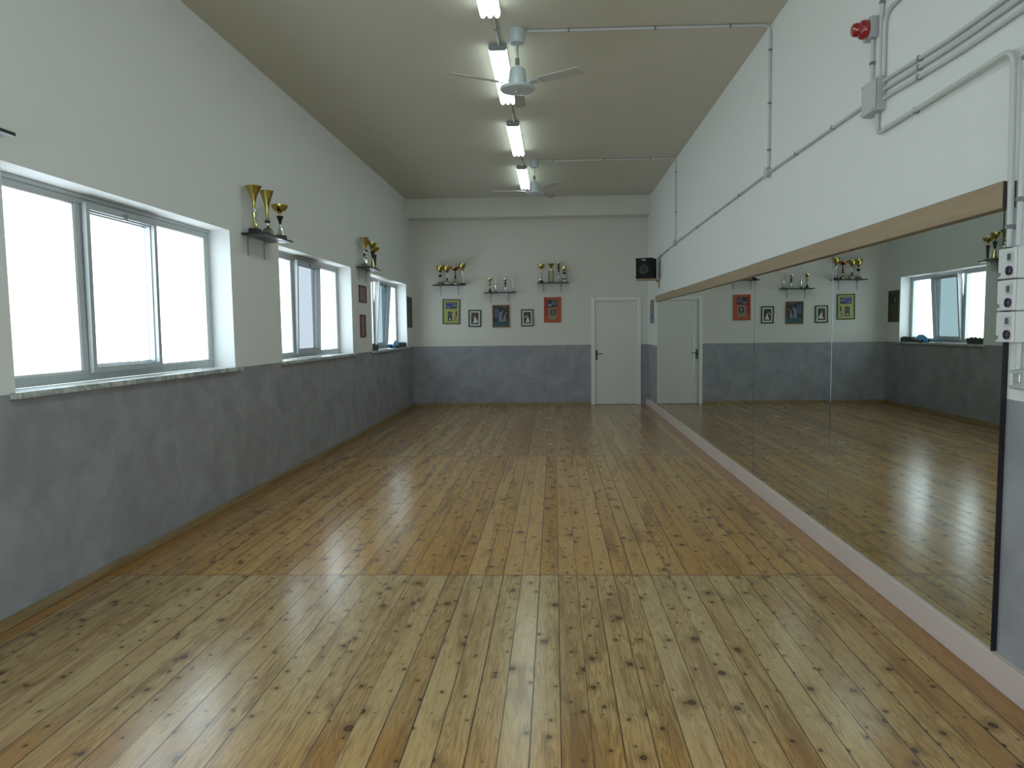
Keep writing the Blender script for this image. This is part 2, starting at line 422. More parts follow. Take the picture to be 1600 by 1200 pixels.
# ------------------------------------------------------------------ windows
TILT = {0: .5, 1: 1.4, 2: 4.2, 3: 0.5}
PANE = {0: 'glass', 1: 'glass_blue', 2: 'glass_teal', 3: 'glass'}
LBL = ['nearest window of three frosted panes', 'middle window, centre sash ajar and bluish',
       'farthest window, centre sash tilted open', 'window beside the camera']
for wi, (a, b) in enumerate(WINS):
    win = struct(empty('window_%d' % (wi+1), (XG, a, WIN_Z0)), LBL[wi])
    Wd = b-a; H = WIN_Z1-WIN_Z0
    # local coordinates: x depth (0 = room face), y along, z up
    fr = MB(); t = .080; dp = .07
    fr.box(-dp, 0, 0, Wd, 0, .062); fr.box(-dp, 0, 0, Wd, H-.066, H)
    fr.box(-dp, 0, 0, t, .062, H-.066); fr.box(-dp, 0, Wd-t, Wd, .062, H-.066)
    third = Wd/3
    for k in (1, 2): fr.box(-dp, 0, third*k-.036, third*k+.036, .062, H-.066)
    fr.build('window_frame', M['alu'], win, bevel=.004)
    # stepped head above the panes
    MB().box(0, .012, .0, Wd, H-.030, H).build('head_rail', M['alu'], win, bevel=.003)
    for k in range(3):
        y0 = third*k+(.036 if k else t); y1 = third*(k+1)-(.036 if k < 2 else t)
        z0, z1 = .062, H-.066
        if k == 1:
            y0 += .002; y1 -= .002; z0 += .002; z1 -= .002
            sash = empty('sash', (.003, 0, z0), parent=win)
            sash.rotation_euler = (0, math.radians(TILT[wi]), 0)
            h = z1-z0; s = .038; o_ = .012; e = .0006
            q = MB()
            q.box(0, .028, y0-o_, y1+o_, -o_, s-.010); q.box(0, .028, y0-o_, y1+o_, h-s+.010, h+o_)
            q.box(0, .028, y0-o_, y0+s-.010, s-.010, h-s+.010); q.box(0, .028, y1-s+.010, y1+o_, s-.010, h-s+.010)
            q.box(-.060, -e, y0, y1, .004, s); q.box(-.060, -e, y0, y1, h-s, h)
            q.box(-.060, -e, y0, y0+s, s, h-s); q.box(-.060, -e, y1-s, y1, s, h-s)
            q.build('sash_frame', M['alu'], sash)
            g1 = MB(); gs = .005
            g1.box(-.048, -.030, y0+s, y1-s, s, s+gs); g1.box(-.048, -.030, y0+s, y1-s, h-s-gs, h-s)
            g1.build('gasket', M['gasket'], sash)
            MB().box(-.046, -.040, y0+s, y1-s, s+gs, h-s-gs).build('pane', M[PANE[wi]], sash)
            MB().box(.0285, .046, (y0+y1)/2-.012, (y0+y1)/2+.012, h-.045, h-.004).build('latch', M['clip'], sash, bevel=.002)
        else:
            bd = MB(); s = .020
            bd.box(-.045, -.006, y0, y1, z0, z0+s*.6); bd.box(-.045, -.006, y0, y1, z1-s*.6, z1)
            bd.box(-.045, -.006, y0, y0+s*.5, z0, z1); bd.box(-.045, -.006, y1-s*.5, y1, z0, z1)
            bd.build('glazing_bead', M['white'], win)
            MB().box(-.052, -.046, y0, y1, z0, z1).build('pane', M['glass'], win)
    ob = MB().box(-.005, .245, -.045, Wd+.085, -.035, 0)
    so = MB()
    so.box(0.0, .195, 0, Wd, -.0349, 0); so.box(.195, .232, -.045, Wd+.085, -.0349, 0)
    so.build('window_sill', M['marble'], win, bevel=.002)

win = struct(empty('window_5', (XR+.1, OPEN[0], OPEN[2])), 'wide glazed opening added in the right wall behind the camera for daylight')  # invented opening, lets extra daylight onto the near left wall
fr = MB(); OW = OPEN[1]-OPEN[0]; OH = OPEN[3]-OPEN[2]
fr.box(0, .06, 0, OW, 0, .06); fr.box(0, .06, 0, OW, OH-.06, OH)
for k in range(5): fr.box(0, .06, max(0, OW*k/4-.03), min(OW, OW*k/4+.03), .06, OH-.06)
fr.build('window_frame', M['alu'], win, bevel=.004)
MB().box(.025, .035, .03, OW-.03, .06, OH-.06).build('pane', M['glass'], win)

win = struct(empty('window_6', (DOP[0], YF-.1, DOP[2])), 'wide glazed front added unseen behind the camera for daylight')  # invented glazing, lets extra daylight in along the room
fr = MB(); OW = DOP[1]-DOP[0]; OH = DOP[3]-DOP[2]
fr.box(0, OW, -.06, 0, 0, .06); fr.box(0, OW, -.06, 0, OH-.06, OH)
for k in range(5): fr.box(max(0, OW*k/4-.03), min(OW, OW*k/4+.03), -.06, 0, .06, OH-.06)
fr.build('window_frame', M['alu'], win, bevel=.004)
MB().box(.03, OW-.03, -.035, -.025, .06, OH-.06).build('pane', M['glass'], win)

# ------------------------------------------------------------------ door
d = struct(empty('door_1', (0, YB, 0)), 'plain pale grey door in the far wall')
f = MB()
f.box(.752, .832, -.022, .10, 0, DZ); f.box(1.672, 1.772, -.022, .10, 0, DZ); f.box(.832, 1.672, -.022, .10, 2.128, DZ)
f.build('door_frame', M['door_frame'], d, bevel=.006)
MB().box(.834, 1.670, .012, .055, .006, 2.126).build('door_leaf', M['door'], d, bevel=.003)
MB().box(.752, 1.772, .12, .24, 0, DZ).build('door_light_block', M['door_frame'], d)  # unseen block added to stop sky light leaking under the door
h = MB(); h.box(.846, .884, .003, .012, .925, 1.122)
hp = h.build('handle_plate', M['black'], d, bevel=.004)
MB().tube([(.865, .004, 1.052), (.865, -.045, 1.052), (.985, -.048, 1.050)], .009, 10, bend=.02).build('door_handle', M['black'], d, smooth=True)
MB().tube([(.865, .004, .975), (.865, -.004, .975)], .010, 10).build('keyhole', M['clip'], d, smooth=True)

# ------------------------------------------------------------------ mirrors
MY = [3.127, 5.03, 6.945, 9.90, 13.44]
MLAB = ['tall frameless wall mirror panel nearest the camera, black near edge',
        'second wall mirror panel from the camera',
        'third wall mirror panel from the camera',
        'farthest wall mirror panel, beside the far door']
for i in range(4):
    t = tag(empty('wall_mirror', (XR, MY[i], .136)), MLAB[i], 'mirror', 'mirror panels along the right wall')
    L = MY[i+1]-MY[i]-.007
    MB().box(XM-XR, XM-XR+.006, 0, L, .0005, 2.03-.136).build('mirror_glass', M['mirror'], t)
    MB().box(XM-XR+.0062, -.0005, 0, L, .0005, 2.03-.136).build('backing', M['mirror_edge'], t)
    if i in (0, 2): MB().box(XM-XR-.0012, XM-XR-.0002, L-.0022, L-.0005, .002, 2.02-.136).build('bevelled_edge', M['bevel'], t)
    if i == 0:
        MB().box(XM-XR-.003, -.0005, -.005, -.0005, .0005, 2.03-.136).build('edge_strip', M['mirror_edge'], t)
FY = [3.12, 7.07, 11.5, 13.46]
FLAB = ['long beige fascia board above the mirrors, nearest the camera',
        'beige fascia board above the mirrors, the middle length',
        'short beige fascia board above the mirrors at the far end']
for i in range(3):
    t = tag(empty('fascia_board', (XR, FY[i], 2.026)), FLAB[i], 'board', 'fascia boards above the mirrors')
    dz = (0, -.003, .004)[i]
    MB().box(-.053, -.0005, 0, FY[i+1]-FY[i]-.005, 0.006+dz, .116+dz).build('board', M['fascia'], t, bevel=.0015)
    if i == 0:
        MB().box(-.051, -.0005, -.006, -.0005, .006, .114).build('end_cap', M['fascia_end'], t)

# ------------------------------------------------------------------ conduit
R = .0105
def conduit(label, pts, clips, r=R, bend=.06, name='electrical_conduit'):
    """pts in world; clips: list of (point, axis) saddles"""
    t = tag(empty(name, pts[0]), label, 'pipe', 'grey electrical conduits')
    o = Vector(pts[0])
    MB().tube([Vector(p)-o for p in pts], r, 12, bend=bend).build('pipe', M['pipe'], t, smooth=True)
    for c, ax in clips:
        c = Vector(c)-o; m = MB()
        q = r+.0025
        if ax == 'y': m.box(c.x-q, XR-o.x-.0005, c.y-.007, c.y+.007, c.z-q, c.z+q)
        elif ax == 'z': m.box(c.x-q, XR-o.x-.0005, c.y-q, c.y+q, c.z-.009, c.z+.009)
        elif ax == 'cx': m.box(c.x-.009, c.x+.009, c.y-q, c.y+q, c.z-q, ZC-o.z)
        elif ax == 'cy': m.box(c.x-q, c.x+q, c.y-.009, c.y+.009, c.z-q, ZC-o.z)
        m.build('clip', M['clip'], t, bevel=.003)
    return t
XP = XR-.016
ZP = ZC-.016
conduit('grey conduit on the right wall between the big junction box and nearest round box',
        [(XP, 4.524, 2.885), (XP, 6.535, 2.905)], [((XP, 5.1, 2.891), 'y'), ((XP, 5.85, 2.898), 'y')])
conduit('grey conduit along the right wall between the two small round boxes',
        [(XP, 6.625, 2.905), (XP, 11.43, 2.875)], [((XP, y, 2.905-(y-6.625)*.00624), 'y') for y in (7.6, 8.7, 9.8, 10.9)])
conduit('grey conduit on the right wall running to the black loudspeaker and down behind it',
        [(XP, 11.53, 2.872), (XP, 13.36, 2.83), (XP, 13.36, 2.50)], [((XP, 12.3, 2.854), 'y'), ((XP, 13.0, 2.838), 'y')])
conduit('grey conduit from the near ceiling fan across the ceiling and down the right wall',
        [(-.21, 6.58, ZP), (XP, 6.58, ZP), (XP, 6.58, 2.95)],
        [((x, 6.58, ZP), 'cx') for x in (.15, .9, 1.55)]+[((XP, 6.58, z), 'z') for z in (3.95, 3.10, 3.5)])
conduit('grey conduit from the far ceiling fan across the ceiling and down the right wall',
        [(-.20, 11.48, ZP), (XP, 11.48, ZP), (XP, 11.48, 2.92)],
        [((x, 11.48, ZP), 'cx') for x in (.0, .8, 1.5)]+[((XP, 11.48, z), 'z') for z in (3.95, 3.35)])
conduit('short vertical grey conduit from the red beacon down to the big junction box',
        [(XP, 4.50, 3.235), (XP, 4.50, 2.975)], [((XP, 4.50, 3.10), 'z')], )
conduit('vertical grey conduit rising from the big junction box to the ceiling',
        [(XP, 4.385, 2.975), (XP, 4.385, ZC-.002)], [((XP, 4.385, 3.4), 'z'), ((XP, 4.385, 3.8), 'z')])
conduit('grey conduit rising from the big junction box and bent over towards the camera',
        [(XP, 4.345, 2.975), (XP, 4.345, 3.325), (XP, YF+.002, 3.345)], [((XP, 3.2, 3.333), 'y')], bend=.09)
for k, (z0, z1, lab) in enumerate([(2.945, 2.905, 'uppermost'), (2.897, 2.862, 'middle'), (2.848, 2.812, 'lowest')]):
    conduit('%s of three parallel grey conduits leaving the big junction box towards the camera' % lab,
            [(XP, 4.333, z0), (XP, 3.6, z1), (XP, YF+.002, z1)], [((XP, 3.93, (z0+z1)/2-.001), 'y'), ((XP, 2.6, z1), 'y')], bend=.2)
conduit('grey conduit looping under the big junction box and bending down to the socket boxes',
        [(XP, 4.41, 2.783), (XP, 4.41, 2.668), (XR-.033, 3.112, 2.668), (XR-.036, 3.085, 1.868)],
        [((XP, 3.95, 2.668), 'y'), ((XR-.036, 3.088, 1.95), 'z')], r=.0125, bend=.07)
conduit('second vertical grey conduit beside the bent one, above the socket boxes',
        [(XR-.040, 3.018, ZC-.002), (XR-.040, 3.022, 1.868)], [((XR-.040, 3.022, 2.05), 'z'), ((XR-.040, 3.020, 2.6), 'z')])
conduit('short grey conduit between the socket boxes and the rocker switch', [(XP, 3.03, 1.474), (XP, 3.03, 1.368)], [])
# lamp feed conduits on the ceiling
LAMPS = [(4.62, 6.15), (6.87, 8.43), (9.36, 10.88), (11.83, 13.40), (2.20, 3.73), (-.25, 1.28)]
ly = sorted(LAMPS); LX = -.500
labs = ['between the lamps behind the camera', 'between the lamp overhead and the lamp behind the camera', None, None, None]
names = {1: 'thin grey conduit on the ceiling feeding the lamp row above the camera',
         2: 'thin grey conduit on the ceiling between the two nearest visible lamps',
         3: 'thin grey conduit on the ceiling between the second and third lamps, near the fan',
         4: 'thin grey conduit on the ceiling between the third and farthest lamps'}
for i in range(1, 5):
    a = ly[i][1]+.002; b = ly[i+1][0]-.002
    conduit(names[i], [(LX+.015, a, ZP), (LX+.015, b, ZP)], [((LX+.015, (a+b)/2, ZP), 'cy')])

def junction(label, x0, y0, y1, z0, z1, lid=.012):
    t = tag(empty('junction_box', (XR, (y0+y1)/2, z0)), label, 'junction box', 'junction boxes on the right wall')
    cy = (y0+y1)/2
    MB().box(x0-XR+lid, -.0005, y0-cy, y1-cy, 0, z1-z0).build('box_body', M['jbox'], t, bevel=.004)
    MB().box(x0-XR, x0-XR+lid-.001, y0-cy+.003, y1-cy-.003, .003, z1-z0-.003).build('lid', M['jlid'], t, bevel=.004)
    for a in (y0-cy+.015, y1-cy-.015):
        for c in (.015, z1-z0-.015):
            MB().box(x0-XR-.002, x0-XR-.0002, a-.004, a+.004, c-.004, c+.004).build('screw', M['clip'], t)
    return t
junction('big rectangular grey junction box high on the right wall where many conduits meet', XR-.066, 4.335, 4.522, 2.785, 2.972)
def round_box(label, y, z, r=.043):
    t = tag(empty('round_junction_box', (XR, y, z)), label, 'junction box', 'junction boxes on the right wall')
    T = Matrix.Rotation(-PI/2, 4, 'Y')
    MB().lathe([(r, 0), (r, .030), (r*.95, .034)], 20, T).build('box_body', M['jbox'], t, smooth=True)
    MB().lathe([(r*1.04, .0345), (r*1.04, .045), (r*.9, .050)], 20, T).build('lid', M['jlid'], t, smooth=True)
round_box('small round junction box at the foot of the nearer wall drop conduit', 6.58, 2.905)
round_box('small round junction box at the foot of the farther wall drop conduit', 11.48, 2.874)

# red beacon
t = tag(empty('alarm_beacon', (XR, 4.51, 3.30)), 'red domed alarm beacon on a grey base high on the right wall', 'alarm light')
MB().box(-.048, -.0005, -.055, .055, -.062, .058).build('beacon_base', M['jbox'], t, bevel=.006)
T = Matrix.Translation((-.049, 0, -.004)) @ Matrix.Rotation(-PI/2, 4, 'Y')
MB().lathe([(.055, 0), (.056, .020), (.050, .036), (.041, .042), (.040, .068), (.034, .080), (.018, .087), (.004, .088)], 28, T).build('red_lens', M['red'], t, smooth=True)

# socket boxes + switch
for i, (za, zb) in enumerate([(1.737, 1.862), (1.607, 1.733), (1.477, 1.603)]):
    nm = ['topmost', 'middle', 'lowest'][i]
    t = tag(empty('socket_box', (XR, 3.012, za)), '%s of three stacked white interlocked socket boxes beside the mirror edge' % nm,
            'socket', 'socket boxes by the mirror')
    x0 = -.056; H = zb-za
    MB().box(x0+.012, -.0005, 0, .113, 0, H).build('box_body', M['white'], t, bevel=.003)
    MB().box(x0, x0+.011, .001, .112, .001, H-.001).build('front_cover', M['white'], t, bevel=.003)
    MB().box(x0-.006, x0-.0002, .012, .046, H-.058, H-.018).build('switch_frame', M['jlid'], t, bevel=.001)
    MB().box(x0-.010, x0-.0062, .019, .039, H-.050, H-.026).build('switch_knob', M['tblack'], t, bevel=.002)
    T = Matrix.Translation((x0-.0002, .032, .032)) @ Matrix.Rotation(-PI/2, 4, 'Y')
    MB().lathe([(.019, 0), (.019, .008), (.015, .009), (.013, .004), (.002, .004)], 20, T).build('socket_outlet', M['purple'], t, smooth=True)
    MB().box(x0-.005, x0-.0002, .094, .106, .012, .028).build('latch', M['clip'], t, bevel=.002)
t = tag(empty('light_switch', (XR, 2.955, 1.286)), 'grey surface mounted light switch with a white rocker under the socket boxes', 'switch')
MB().box(-.040, -.0005, 0, .098, 0, .080).build('switch_box', M['jbox'], t, bevel=.008)
MB().box(-.046, -.0402, .062, .085, .016, .066).build('rocker', M['white'], t, bevel=.003)
MB().box(-.046, -.0402, .018, .050, .030, .066).build('clear_flap', M['rod'], t, bevel=.003)
t = tag(MB().tube([(XM-.008, 3.140, 2.05), (XM-.010, 3.137, 1.95), (XM-.012, 3.133, 1.880)], .003, 8).build('thin_cable', M['tblack'], None, smooth=True),
        'thin dark cable hanging at the mirror corner above the socket boxes', 'cable')

# ------------------------------------------------------------------ lamps
LL = {0: 'lit fluorescent ceiling lamp nearest the top edge of the photo', 1: 'lit fluorescent ceiling lamp partly behind the near fan',
      2: 'lit fluorescent ceiling lamp between the two fans', 3: 'farthest lit fluorescent ceiling lamp beside the far fan',
      4: 'lit fluorescent ceiling lamp above the camera', 5: 'lit fluorescent ceiling lamp behind the camera'}
for i, (a, b) in enumerate(LAMPS):
    t = tag(empty('ceiling_lamp', (LX, a, ZC)), LL[i], 'ceiling lamp', 'row of fluorescent ceiling lamps')
    L = b-a; hw = .086
    MB().box(-hw*.94, hw*.94, 0, L, -.045, -.0005).build('housing', M['lampbody'], t, bevel=.006)
    m = MB(); n = 3; r = hw/n
    for k in range(n):
        cx = -hw+r*(2*k+1)
        poly = [(cx+r*.93*math.cos(q), -.0455-r*1.5*math.sin(q)) for q in [PI*j/10 for j in range(11)]]
        e = .03
        m.prism(poly, 1, e, L-e)
    m.build('lit_tubes', M['lamp'], t, smooth=True)
    for y0 in (0.004, L-.028):
        e = MB().box(-hw*.90, hw*.90, y0, y0+.024, -.062, -.0455).build('end_cap', M['lampbody'], t, bevel=.004)

# ------------------------------------------------------------------ fans
def make_fan(label, x, y, angs, pitch):
    t = tag(empty('ceiling_fan', (x, y, ZC)), label, 'ceiling fan', 'ceiling fans')
    MB().lathe([(.073, -.0005), (.074, -.02), (.068, -.105), (.060, -.118), (.018, -.124)], 32).build('canopy', M['fan'], t, smooth=True)
    MB().lathe([(.012, -.10), (.012, -.34)], 14).build('rod', M['rod'], t, smooth=True)
    MB().lathe([(.020, -.245), (.020, -.300)], 14).build('rod_sleeve', M['clip'], t, smooth=True)
    MB().lathe([(.016, -.325), (.062, -.332), (.070, -.345), (.082, -.455), (.086, -.47), (.086, -.48)], 32).build('motor_housing', M['fan'], t, smooth=True)
    MB().lathe([(.10, -.482), (.150, -.492), (.157, -.505), (.150, -.518), (.10, -.528), (.03, -.530)], 40).build('hub_plate', M['fan'], t, smooth=True)
    MB().lathe([(.022, -.5305), (.016, -.540), (.004, -.543)], 16).build('hub_cap', M['rod'], t, smooth=True)
    for a in angs:
        m = MB(); n = 14; r0, r1 = .20, .645; wd = .052; th = .0035
        up = []; dn = []
        pts = []
        for k in range(n+1):
            s = k/n; r = r0+(r1-r0)*s
            hwid = wd*(.80+.28*s) if s < .93 else wd*1.06*math.sqrt(max(.05, 1-((s-.93)/.08)**2))
            pts.append((r, hwid))
        prof = [(r, h) for r, h in pts]+[(r, -h) for r, h in reversed(pts)]
        zc = -.468
        Tm = Matrix.Rotation(math.radians(a), 4, 'Z') @ Matrix.Translation((0, 0, zc)) @ Matrix.Rotation(math.radians(pitch), 4, 'X')
        vs = [Tm @ Vector((r, h, th)) for r, h in prof]+[Tm @ Vector((r, h, -th)) for r, h in prof]
        N = len(prof)
        fs = [tuple(range(N)), tuple(reversed(range(N, 2*N)))]+[(i, i+N, (i+1) % N+N, (i+1) % N) for i in range(N)]
        m.add(vs, fs)
        bl = m.build('blade', M['blade'], t)
        arm = MB()
        vs = [Tm @ Vector(p) for p in [(x_, y_*k_, z_) for x_, k_ in ((.13, .018), (.24, .035)) for y_ in (-1, 1) for z_ in (-.009, -.004)]]
        arm.add(vs, [(0, 1, 3, 2), (4, 6, 7, 5), (0, 4, 5, 1), (2, 3, 7, 6), (0, 2, 6, 4), (1, 5, 7, 3)])
        arm.build('blade_arm', M['fan'], bl)
    return t
make_fan('near white three blade ceiling fan in front of a lit lamp', -.305, 6.58, (90, 210, -30), -14)
make_fan('far white three blade ceiling fan beside the farthest lamp', -.290, 11.48, (-58, 62, 182), -14)

# ------------------------------------------------------------------ shelves
def make_shelf(label, loc, rz, L, dep=.20, group='small black trophy shelves'):
    """local: wall at y=0, shelf reaches to -y, x along"""
    t = tag(empty('wall_shelf', loc, rz), label, 'shelf', group)
    MB().box(0, L, -dep, -.0005, -.018, 0).build('shelf_board', M['shelf'], t, bevel=.002)
    for bx in (L*.20, L*.76):
        m = MB()
        m.box(bx-.012, bx+.012, -dep*.85, -.0005, -.0215, -.0185)
        m.box(bx-.012, bx+.012, -.0035, -.0005, -.20, -.0215)
        m.prism([(-.0035, -.060), (-.040, -.0215), (-.0035, -.0215)], 0, bx-.002, bx+.002)
        m.build('bracket', M['bracket'], t)
    return t
make_shelf('black wall shelf with trophies between the first and second windows', (XL, 6.80, 2.494), PI/2, .70, .24)
make_shelf('black wall shelf with trophies above the two red frames', (XL, 10.77, 2.520), PI/2, .72, .20)
make_shelf('black wall shelf end above the nearest window at the left edge of the photo', (XL, 2.97, 2.580), PI/2, .72, .20)
make_shelf('black shelf of gold cups on the far wall, above the yellow poster', (-2.46, YB, 2.492), 0, .66)
make_shelf('lowest black shelf of small trophies on the far wall, above the centre picture', (-1.425, YB, 2.325), 0, .65)
make_shelf('black shelf of trophies on the far wall, above the orange poster', (-.338, YB, 2.510), 0, .64)

# ------------------------------------------------------------------ trophies
def trophy(label, x, y, z, parts, group, rz=0):
    t = tag(empty('trophy', (x, y, z+.0008), rz), label, 'trophy', group)
    for nm, kind, mat, arg in parts:
        m = MB()
        if kind == 'box':
            w_, d_, z0, z1 = arg; m.box(-w_/2, w_/2, -d_/2, d_/2, z0, z1); m.build(nm, M[mat], t, bevel=.003)
        elif kind == 'plate':
            w_, d_, z0, z1 = arg; m.box(-w_/2, w_/2, -d_/2-.003, -d_/2-.0003, z0, z1); m.build(nm, M[mat], t)
        elif kind == 'lathe':
            m.lathe(arg, 24); m.build(nm, M[mat], t, smooth=True)
        elif kind == 'pole':
            px, r_, z0, z1 = arg
            m.lathe([(r_, z0), (r_, z1)], 12, Matrix.Translation((px, 0, 0))); m.build(nm, M[mat], t, smooth=True)
        elif kind == 'wing':
            s_, prof = arg
            m.prism([(s_*a_, b_) for a_, b_ in prof], 1, -.004, .004); m.build(nm, M[mat], t, bevel=.001)
    return t
def cup(z0, h, r, neck=.010, foot=.014, shape=1.0, th=.003):
    """open bowl: foot, neck, flaring wall and inner wall"""
    P = [(foot, z0), (neck, z0+h*.06)]
    n = 8
    for k in range(n+1):
        s = k/n; P.append((neck+(r-neck)*(math.sin(s*PI/2)**shape), z0+h*(.08+.92*s)))
    P.append((r-th, z0+h))
    for k in range(n-1, 0, -1):
        s = k/n; P.append((max(.001, neck+(r-neck)*(math.sin(s*PI/2)**shape)-th), z0+h*(.10+.92*s)))
    P.append((.001, z0+h*.16))
    return P
def flute(z0, h, r, foot=.012, th=.003):
    P = [(foot, z0)]
    for k in range(9):
        s = k/8; P.append((foot+(r-foot)*s**2.0, z0+h*s))
    P.append((r-th, z0+h))
    for k in range(7, 1, -1):
        s = k/8; P.append((foot+(r-foot)*s**2.0-th, z0+h*s))
    P.append((.001, z0+h*.3))
    return P
def waist(z0, z1, r0, rm, r1):
    return [(r0, z0), (rm+(r0-rm)*.35, z0+(z1-z0)*.2), (rm, z0+(z1-z0)*.5), (rm+(r1-rm)*.45, z0+(z1-z0)*.8), (r1, z1)]

SL = 'trophies on the shelf between the first two windows'
xs = XL+.115
trophy('fluted gold trophy on square black base, leftmost on shelf beside the nearest window', xs-.02, 6.895, 2.494, [
    ('base', 'box', 'tblack', (.105, .085, 0, .045)), ('column', 'lathe', 'palegold', waist(.046, .20, .038, .016, .026)),
    ('collar', 'lathe', 'silver', [(.026, .201), (.020, .212), (.022, .235)]), ('cup', 'lathe', 'gold', flute(.236, .205, .078))], SL, PI/2)
trophy('fluted gold trophy with dark ring, middle of the shelf beside the nearest window', xs+.035, 7.07, 2.494, [
    ('base', 'box', 'tgrey', (.085, .085, 0, .050)), ('name_plate', 'plate', 'plate', (.06, .085, .008, .044)),
    ('base_top', 'lathe', 'tmarble', [(.042, .051), (.040, .064)]), ('foot', 'lathe', 'gold', [(.036, .065), (.022, .078), (.010, .098)]),
    ('stem', 'lathe', 'silver', [(.010, .099), (.012, .118), (.022, .128)]), ('ring', 'lathe', 'tblack', [(.028, .129), (.028, .142)]),
    ('knob', 'lathe', 'silver', [(.018, .143), (.024, .158), (.014, .172)]), ('cup', 'lathe', 'gold', flute(.173, .255, .070))], SL, PI/2)
trophy('gold bowl trophy with black cone stem, rightmost on the shelf beside the nearest window', xs+.035, 7.40, 2.494, [
    ('base', 'lathe', 'tmarble', [(.062, 0), (.062, .040), (.056, .046)]), ('foot', 'lathe', 'silver', [(.045, .047), (.030, .09), (.014, .135), (.013, .155)]),
    ('stem', 'lathe', 'tblack', [(.010, .156), (.017, .19), (.036, .238)]), ('neck', 'lathe', 'gold', [(.014, .239), (.012, .252), (.020, .272)]),
    ('bowl', 'lathe', 'gold', cup(.273, .078, .083, .020, .024, .55))], SL, PI/2)
SL = 'trophies on the shelf between the second and third windows'
trophy('pale gold trophy with slim silver stem, leftmost on shelf above the red frames', xs-.01, 10.855, 2.520, [
    ('base', 'box', 'tgrey', (.08, .08, 0, .05)), ('name_plate', 'plate', 'plate', (.05, .08, .015, .04)), ('foot', 'lathe', 'silver', [(.036, .051), (.02, .09), (.010, .15)]),
    ('stem', 'lathe', 'tblack', [(.012, .151), (.018, .20)]), ('neck', 'lathe', 'silver', [(.012, .201), (.010, .27), (.02, .29)]),
    ('cup', 'lathe', 'palegold', flute(.291, .14, .079))], SL, PI/2)
trophy('gold trophy with silver stem, second from left on shelf above the red frames', xs-.02, 11.00, 2.520, [
    ('base', 'lathe', 'tgrey', [(.045, 0), (.045, .03)]), ('foot', 'lathe', 'silver', [(.036, .031), (.024, .08), (.010, .13)]),
    ('stem', 'lathe', 'silver', [(.010, .131), (.024, .16), (.012, .20), (.018, .24)]), ('ring', 'lathe', 'tblack', [(.03, .241), (.028, .262)]),
    ('cup', 'lathe', 'gold', flute(.263, .15, .067))], SL, PI/2)
trophy('gold bowl trophy with black cone stem, third on shelf above the red frames', xs+.045, 11.13, 2.520, [
    ('base', 'lathe', 'tgrey', [(.048, 0), (.046, .02)]), ('foot', 'lathe', 'palegold', [(.043, .021), (.028, .08), (.012, .15)]),
    ('stem', 'lathe', 'tblack', [(.012, .151), (.018, .19), (.032, .26)]), ('neck', 'lathe', 'gold', [(.012, .261), (.02, .29)]),
    ('bowl', 'lathe', 'gold', cup(.291, .10, .070, .02, .022, .7))], SL, PI/2)
trophy('gold bowl trophy with long black stem, rightmost on shelf above the red frames', xs+.03, 11.33, 2.520, [
    ('base', 'lathe', 'tgrey', [(.05, 0), (.048, .018), (.03, .022)]), ('foot', 'lathe', 'gold', [(.028, .023), (.014, .035)]),
    ('stem', 'lathe', 'tblack', [(.014, .036), (.020, .12), (.030, .225)]), ('neck', 'lathe', 'gold', [(.014, .226), (.012, .25), (.02, .268)]),
    ('bowl', 'lathe', 'gold', cup(.269, .07, .080, .02, .022, .55))], SL, PI/2)

ys = YB-.105
SL = 'gold cups on the left shelf of the far wall'; z = 2.492
trophy('gold cup with a dark cup shaped stem, leftmost on the left far shelf', -2.318, ys+.02, z, [
    ('base', 'lathe', 'tgrey', [(.062, 0), (.058, .03), (.045, .055)]), ('foot', 'lathe', 'silver', [(.012, .056), (.010, .15)]),
    ('stem', 'lathe', 'tblack', [(.010, .151), (.035, .18), (.042, .20), (.020, .205)]), ('neck', 'lathe', 'silver', [(.014, .206), (.012, .24)]),
    ('bowl', 'lathe', 'gold', cup(.241, .15, .078, .016, .02, .75))], SL)
trophy('gold cup on a pale plated stone base, second from left on left far shelf', -2.168, ys-.035, z, [
    ('base', 'box', 'tgrey', (.10, .08, 0, .052)), ('name_plate', 'plate', 'plate', (.085, .08, .006, .046)), ('base_top', 'lathe', 'tblack', [(.038, .053), (.036, .066)]),
    ('foot', 'lathe', 'silver', [(.03, .067), (.010, .10)]), ('ring', 'lathe', 'tblack', [(.018, .101), (.020, .135)]),
    ('stem', 'lathe', 'silver', [(.012, .136), (.016, .16), (.010, .18), (.020, .225), (.014, .24)]), ('bowl', 'lathe', 'gold', cup(.241, .135, .078, .016, .02, .8))], SL)
trophy('copper toned bowl trophy with slim black stem, third on the left far shelf', -2.008, ys+.02, z, [
    ('base', 'box', 'tblack', (.09, .08, 0, .040)), ('name_plate', 'plate', 'silver', (.06, .08, .005, .035)), ('foot', 'lathe', 'palegold', [(.034, .041), (.02, .07), (.010, .115)]),
    ('stem', 'lathe', 'tblack', [(.020, .116), (.010, .22), (.006, .27)]), ('bowl', 'lathe', 'copper', cup(.271, .085, .086, .012, .016, .6))], SL)
trophy('gold cup on a silver stem with a dark foot, rightmost on the left far shelf', -1.852, ys-.03, z, [
    ('base', 'lathe', 'tblack', [(.05, 0), (.05, .025)]), ('foot', 'lathe', 'silver', [(.024, .026), (.020, .10), (.010, .12)]),
    ('stem', 'lathe', 'silver', [(.008, .121), (.012, .16), (.008, .20), (.024, .265)]), ('ring', 'lathe', 'tblack', [(.022, .266), (.018, .285)]),
    ('bowl', 'lathe', 'gold', cup(.286, .135, .075, .016, .02, .75))], SL)
SL = 'small trophies on the middle shelf of the far wall'; z = 2.325
